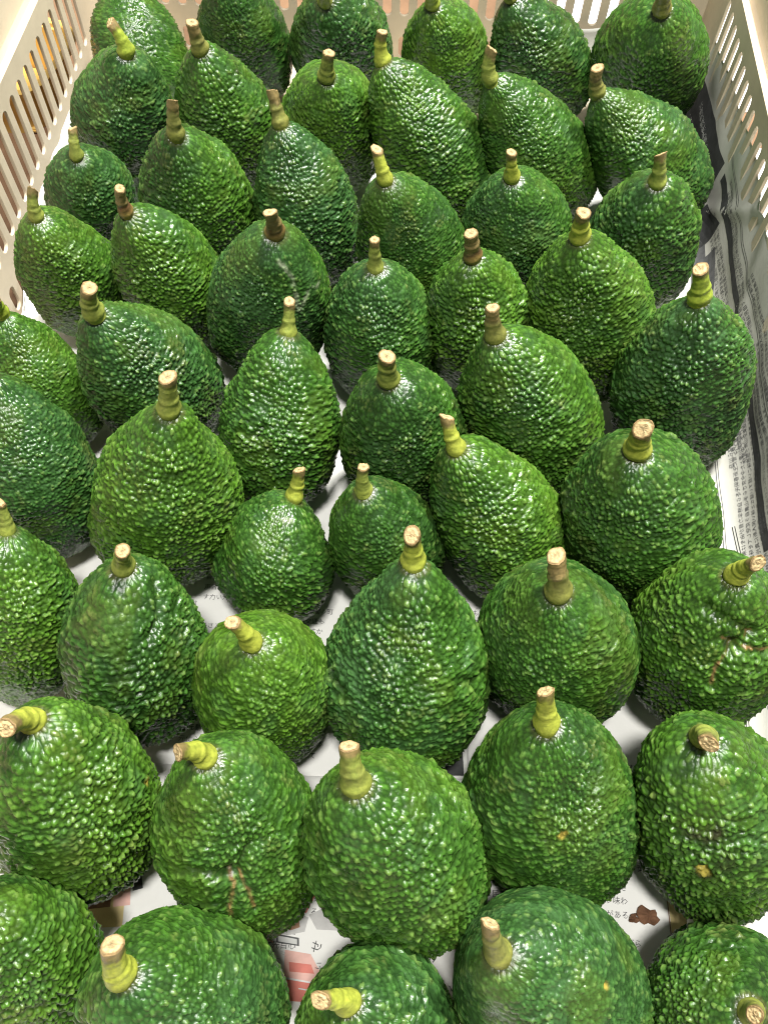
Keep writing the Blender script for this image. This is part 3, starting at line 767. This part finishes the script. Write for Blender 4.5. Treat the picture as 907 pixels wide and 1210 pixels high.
TABLE = [  # key, x, y, lean, length, width, bend, profile, stem vector, tones, stem kind, label
    ('A1', -0.1752, 0.5137, -0.091, 0.6734, 0.0814, 0.0607, -0.1307, -0.0104, 1.5, -0.0075, 0.0152, 0.0081, 'd', 'n', 'o', 'dark fine-pebbled avocado filling the far left corner between both slotted walls'),
    ('A2', -0.1094, 0.5286, -0.0627, -0.2962, 0.0943, 0.0602, -0.0435, -0.0305, 1.6, 0.0005, -0.0046, 0.0181, 'd', 'd', 'o', 'very dark tall avocado at the back wall, right of the far left corner one'),
    ('A3', -0.0445, 0.5248, -0.1598, -0.6007, 0.098, 0.0632, 0.023, -0.0001, 1.35, 0.003, -0.0111, 0.0157, 'd', 'b', 'o', 'dark avocado at the back wall behind the small bright lime one'),
    ('A4', 0.0232, 0.5152, -0.2526, -0.3808, 0.0915, 0.0591, 0.0217, 0.0202, 1.35, -0.0025, -0.0086, 0.016, 'l', 'y', 'g', 'light lime avocado at the middle of the back wall with a bright green stem'),
    ('A5', 0.0843, 0.517, -0.4568, -0.1753, 0.0989, 0.0603, -0.0653, -0.0245, 1.35, -0.0016, -0.0114, 0.0146, 'd', 'b', 'o', 'dark bluish avocado at the back wall, left of the turned up newspaper corner'),
    ('A6', 0.1491, 0.5114, -0.2505, -0.5808, 0.1112, 0.0707, 0.0881, 0.0281, 1.3, -0.0056, -0.0077, 0.0194, 'n', 'n', 'k', 'large avocado in the far right corner, brown stem, beside the dark printed newspaper block'),
    ('B1', -0.1693, 0.4374, 0.3243, -0.2297, 0.097, 0.0595, -0.0323, -0.0009, 1.35, -0.0073, 0.0021, 0.0172, 'b', 'n', 'g', 'avocado beside the left wall with a long bright green stem leaning sharply left'),
    ('B2', -0.1043, 0.435, -0.0918, -0.2582, 0.1014, 0.0586, -0.0297, 0.0354, 1.35, -0.0018, -0.0019, 0.0181, 'n', 'y', 'k', 'avocado with a dark brown stem and a small brown scuff near its top, second row'),
    ('B3', -0.0446, 0.4381, -0.0093, -0.4446, 0.1009, 0.0614, 0.0171, -0.028, 1.35, 0.0028, -0.0038, 0.0187, 'l', 'y', 'o', 'small lime avocado with upright tan-tipped stem, in front of the dark back ones'),
    ('B4', 0.0162, 0.4179, -0.48, 0.0347, 0.1071, 0.0599, -0.074, 0.0083, 1.35, 0, 0.001, 0.0186, 'n', 'l', 'y', 'long avocado amid the second row, tall yellow-green stem, in front of the lime one'),
    ('B5', 0.0769, 0.4237, -0.6201, -0.1185, 0.1073, 0.0588, 0.0141, -0.0154, 1.5, -0.0002, 0.0022, 0.0182, 'n', 'n', 'o', 'plump avocado with ringed tan-tipped stem, in front of the dark bluish back wall one'),
    ('B6', 0.1403, 0.4237, -0.7865, -0.0999, 0.1092, 0.0575, 0.0762, 0.0105, 1.45, -0.0036, -0.0015, 0.0175, 'n', 'b', 'k', 'avocado lying against the right newspaper sheet with short dark stem and orange-tan cut end'),
    ('C1', -0.176, 0.3744, 0.1219, -0.298, 0.0781, 0.0497, 0.0144, 0.0009, 1.25, 0.0008, 0.006, 0.0147, 'b', 'b', 'o', 'small dull bluish avocado touching the turned up paper edge at the left wall'),
    ('C2', -0.1123, 0.364, 0.0458, -0.2876, 0.1025, 0.0635, -0.0417, 0.0599, 1.45, 0.0021, 0.0012, 0.0198, 'd', 'y', 'k', 'dark coarse avocado with yellowish speckled warts and a dark-banded stem, third row'),
    ('C3', -0.0516, 0.3639, -0.2186, 0.0698, 0.0977, 0.0563, 0.0181, 0.009, 1.35, -0.004, 0.0051, 0.0178, 'b', 'd', 'k', 'bluish dark avocado with thick brown-tipped stem, third row, behind the scratched one'),
    ('C4', 0.0069, 0.3409, -0.2759, -0.2023, 0.1004, 0.0581, 0.0066, 0.0156, 1.4, -0.0058, 0.0055, 0.0169, 'n', 'd', 'y', 'dull green avocado with a yellow stem marked by black scabs, leaning left'),
    ('C5', 0.063, 0.3563, -0.1803, -0.1748, 0.0955, 0.059, -0.0254, -0.087, 1.25, -0.0033, -0.0018, 0.0183, 'b', 'n', 'y', 'round-topped avocado with short yellow-green stem, directly behind the brown-stemmed lime one'),
    ('C6', 0.1308, 0.3542, -0.2772, -0.254, 0.0953, 0.058, 0.145, 0.0258, 1.3, -0.0039, 0.001, 0.018, 'n', 'b', 'o', 'avocado by the right newspaper sheet with a tall dark green stem and pale cut end'),
    ('D1', -0.1718, 0.3155, -0.0318, -0.187, 0.0859, 0.0515, -0.0173, 0.0169, 1.3, 0.0026, 0.0049, 0.0156, 'n', 'l', 'o', 'light green avocado at the left slotted wall with an upright dark grey-green stem'),
    ('D2', -0.1171, 0.3108, -0.0041, -0.1635, 0.0956, 0.0529, -0.2142, -0.0352, 1.35, 0.0019, -0.0022, 0.0166, 'l', 'n', 'r', 'slim lime-green avocado with reddish brown stem tip, leaning away to the right'),
    ('D3', -0.0658, 0.2937, 0.2729, -0.1969, 0.1039, 0.0599, -0.1406, 0.0148, 1.3, -0.0006, -0.006, 0.0178, 'n', 'b', 'r', 'avocado with pale scratches down its front and a stubby pinkish brown stem'),
    ('D4', -0.008, 0.2836, -0.0569, -0.0585, 0.0858, 0.0553, -0.0122, 0.0263, 1.25, -0.0007, 0.0015, 0.0177, 'b', 'n', 'o', 'bluish green avocado with a straight short dark-tipped stem, exactly amid the fourth row'),
    ('D5', 0.0423, 0.2909, -0.1463, -0.0774, 0.0954, 0.0555, -0.0388, -0.0543, 1.3, -0.0031, -0.0023, 0.0171, 'l', 'n', 'r', 'lime avocado whose whole stem is dark reddish brown'),
    ('D6', 0.0963, 0.2926, -0.3102, -0.0668, 0.1102, 0.0635, 0.0273, -0.0721, 1.42, -0.0026, -0.0036, 0.0196, 'l', 'y', 'y', 'shiny bright green long avocado with a yellowish ringed stem and flaky tan top'),
    ('D7', 0.1374, 0.252, -0.3059, 0.0063, 0.1127, 0.0638, 0.1228, -0.0803, 1.45, -0.0067, -0.0008, 0.0187, 'b', 'n', 'g', 'large oval bluish avocado alone beside the right newspaper sheet, bright lime stem'),
    ('E1', -0.1679, 0.24, -0.2505, 0.1157, 0.0816, 0.0433, 0.1186, 0.0862, 1.35, 0.0035, -0.0054, 0.0128, 'y', 'n', 'g', 'lime-tinged avocado cut by the left edge, only a stub of yellow stem showing'),
    ('E2', -0.1166, 0.2469, -0.1219, -0.1946, 0.1012, 0.0597, -0.0451, 0.003, 1.45, 0.0041, -0.0006, 0.0187, 'n', 'b', 'o', 'large avocado with a teal-tinted patch on its right shoulder, left part of the fifth row'),
    ('E3', -0.0527, 0.2207, 0.2104, 0.3893, 0.0876, 0.0536, -0.1176, 0.0449, 1.3, 0.0012, 0.0072, 0.016, 'n', 'n', 'o', 'avocado with a small slit on its front and thick olive stem with pale woody tip'),
    ('E4', 0.0066, 0.2172, -0.271, -0.1576, 0.0933, 0.059, 0.1197, 0.0623, 1.2, -0.0011, -0.0017, 0.0189, 'n', 'd', 'o', 'squat dark avocado with short thick olive stem in the very middle of the crate'),
    ('E5', 0.0656, 0.2319, -0.3275, 0.0156, 0.1067, 0.0622, -0.103, -0.0641, 1.4, -0.004, 0.0012, 0.0195, 'n', 'y', 'k', 'large leaning avocado with brown knobbed stem, behind the one with long yellow stem'),
    ('F1', -0.1578, 0.1862, -0.0497, 0.3139, 0.0989, 0.0534, -0.0508, -0.0372, 1.3, 0.0048, -0.0028, 0.0165, 'b', 'd', 'g', 'large dark bluish avocado at the left edge, its stem nearly out of view'),
    ('F2', -0.0986, 0.1766, 0.1445, 0.0326, 0.1026, 0.0648, 0.0649, 0.1004, 1.55, 0.0031, 0.0024, 0.0204, 'y', 'l', 'o', 'big pear-shaped lime avocado with olive pale-topped stem and white paper at its left foot'),
    ('F3', -0.0487, 0.1573, 0.5244, 0.4907, 0.0611, 0.051, -0.2211, 0.0038, 1.25, 0.0026, 0.006, 0.0154, 'n', 'd', 'y', 'small round-bottomed avocado with a tiny white scuff near its yellow-green stem'),
    ('F4', 0.0008, 0.1668, -0.231, -0.0442, 0.0821, 0.049, 0.007, 0.036, 1.25, 0.0001, 0.0043, 0.0156, 'd', 'n', 'o', 'small dark avocado squeezed behind the largest pear-shaped one, straight short stem'),
    ('F5', 0.0511, 0.1759, -0.3573, 0.1359, 0.0965, 0.0557, -0.1362, 0.0004, 1.32, -0.0061, 0.0073, 0.0154, 'n', 'l', 'y', 'avocado turning lime on its right side with a long speckled yellow stem leaning left'),
    ('F6', 0.1094, 0.1781, -0.1899, -0.0724, 0.1056, 0.0658, -0.1036, 0.0563, 1.2, -0.0038, -0.0028, 0.0206, 'n', 'd', 'y', 'broad round glossy avocado with short green stem, beside the curved newspaper at right'),
    ('G1', -0.1495, 0.1202, 0.1775, 0.3609, 0.0861, 0.0494, -0.0513, 0.0789, 1.2, 0, 0.006, 0.0153, 'n', 'l', 'o', 'avocado at the left edge with greyish tilted stem, above the big one with sideways stem'),
    ('G2', -0.0978, 0.1073, -0.1114, 0.0834, 0.092, 0.0586, 0.2176, 0.2354, 1.2, 0.0047, -0.0016, 0.0184, 'd', 'n', 'o', 'dark egg-shaped avocado whose short stem points at the viewer, creased at the right'),
    ('G3', -0.0456, 0.0964, -0.1002, 0.0079, 0.0852, 0.0549, 0.1178, 0.0691, 1.2, -0.0069, 0.0024, 0.0165, 'l', 'l', 'y', 'small vivid lime avocado with a thick stem leaning left over white paper'),
    ('G4', 0.0108, 0.1046, 0.0414, 0.3265, 0.0997, 0.0644, -0.0592, 0.0632, 1.6, -0.002, 0.0027, 0.0204, 'b', 'n', 'y', 'largest pear-shaped avocado at the centre front, bluish neck and short lime stem'),
    ('G5', 0.0717, 0.1198, -0.1485, -0.0608, 0.0948, 0.0618, -0.0418, 0.0748, 1.25, -0.0043, 0.0079, 0.0177, 'n', 'd', 'k', 'avocado with a rough brown-tipped tilted stem and a dark stem shadow on its top'),
    ('G6', 0.1318, 0.1237, -0.2111, 0.0104, 0.1004, 0.0606, 0.072, 0.079, 1.25, 0.0011, -0.0037, 0.0192, 'n', 'y', 'y', 'broad avocado at the right edge with star-shaped brown cracks in a hollow'),
    ('H1', -0.1074, 0.0485, -0.0865, 0.2029, 0.0998, 0.058, 0.0844, 0.1144, 1.2, -0.0021, -0.0082, 0.0167, 'n', 'l', 'y', 'big avocado at the left edge with stem pointing sideways left and tan cut end'),
    ('H2', -0.0468, 0.0406, -0.1433, 0.2318, 0.0971, 0.057, 0.0356, 0.0991, 1.2, -0.0067, -0.0035, 0.0171, 'n', 'y', 'y', 'avocado with a branching brown scar across a deep fold on its front'),
    ('H3', 0.0108, 0.0384, -0.2441, 0.1891, 0.1012, 0.0617, -0.0356, 0.025, 1.25, -0.0031, 0.0105, 0.0166, 'y', 'n', 'o', 'light green oval avocado with long olive stem, in front of the largest pear-shaped one'),
    ('H4', 0.0666, 0.0571, -0.3894, 0.1813, 0.0994, 0.0627, 0.2028, 0.1066, 1.3, -0.0037, 0.0077, 0.0183, 'n', 'd', 'y', 'avocado with thick two-tone lime stem and one tiny yellow nick, at right of centre front'),
    ('H5', 0.1239, 0.0561, -0.2493, 0.2551, 0.0978, 0.0581, -0.0969, 0.0741, 1.15, -0.0049, -0.008, 0.0165, 'n', 'y', 'o', 'avocado at the right edge with stem facing the viewer and a yellow pock mark'),
    ('I1', -0.1152, -0.004, 0.03, 0.3823, 0.0885, 0.0496, -0.016, -0.0723, 1.2, -0.0018, -0.0001, 0.0162, 'd', 'y', 'o', 'dark avocado in the near left corner with no stem in view'),
    ('I2', -0.0549, -0.0128, -0.2004, 0.1636, 0.1, 0.0594, 0.0165, 0.0038, 1.35, -0.0002, 0.0091, 0.0168, 'b', 'n', 'y', 'avocado lying at the near edge with short stout lime stem ringed with ridges'),
    ('I3', 0.0074, -0.0197, -0.2337, 0.2605, 0.0819, 0.055, 0.0004, 0.0087, 1.35, -0.0092, 0.0001, 0.0157, 'b', 'n', 'y', 'avocado at the near edge whose yellow stem lies sideways towards the red printed boxes'),
    ('I4', 0.0633, -0.0015, -0.4591, 0.138, 0.0927, 0.0608, -0.013, 0.0352, 1.3, -0.0046, 0.0084, 0.0171, 'b', 'b', 'k', 'waxy bluish avocado at the near edge, brown stem and a tiny yellow speck'),
    ('I5', 0.1252, -0.0066, 0.097, 0.0117, 0.073, 0.0572, -0.2759, 0.0478, 1.25, -0.0063, -0.0005, 0.0175, 'd', 'n', 'o', 'dark avocado in the near right corner with its stem cut by the lower edge'),
]
for row in TABLE:
    make_avocado(*row)
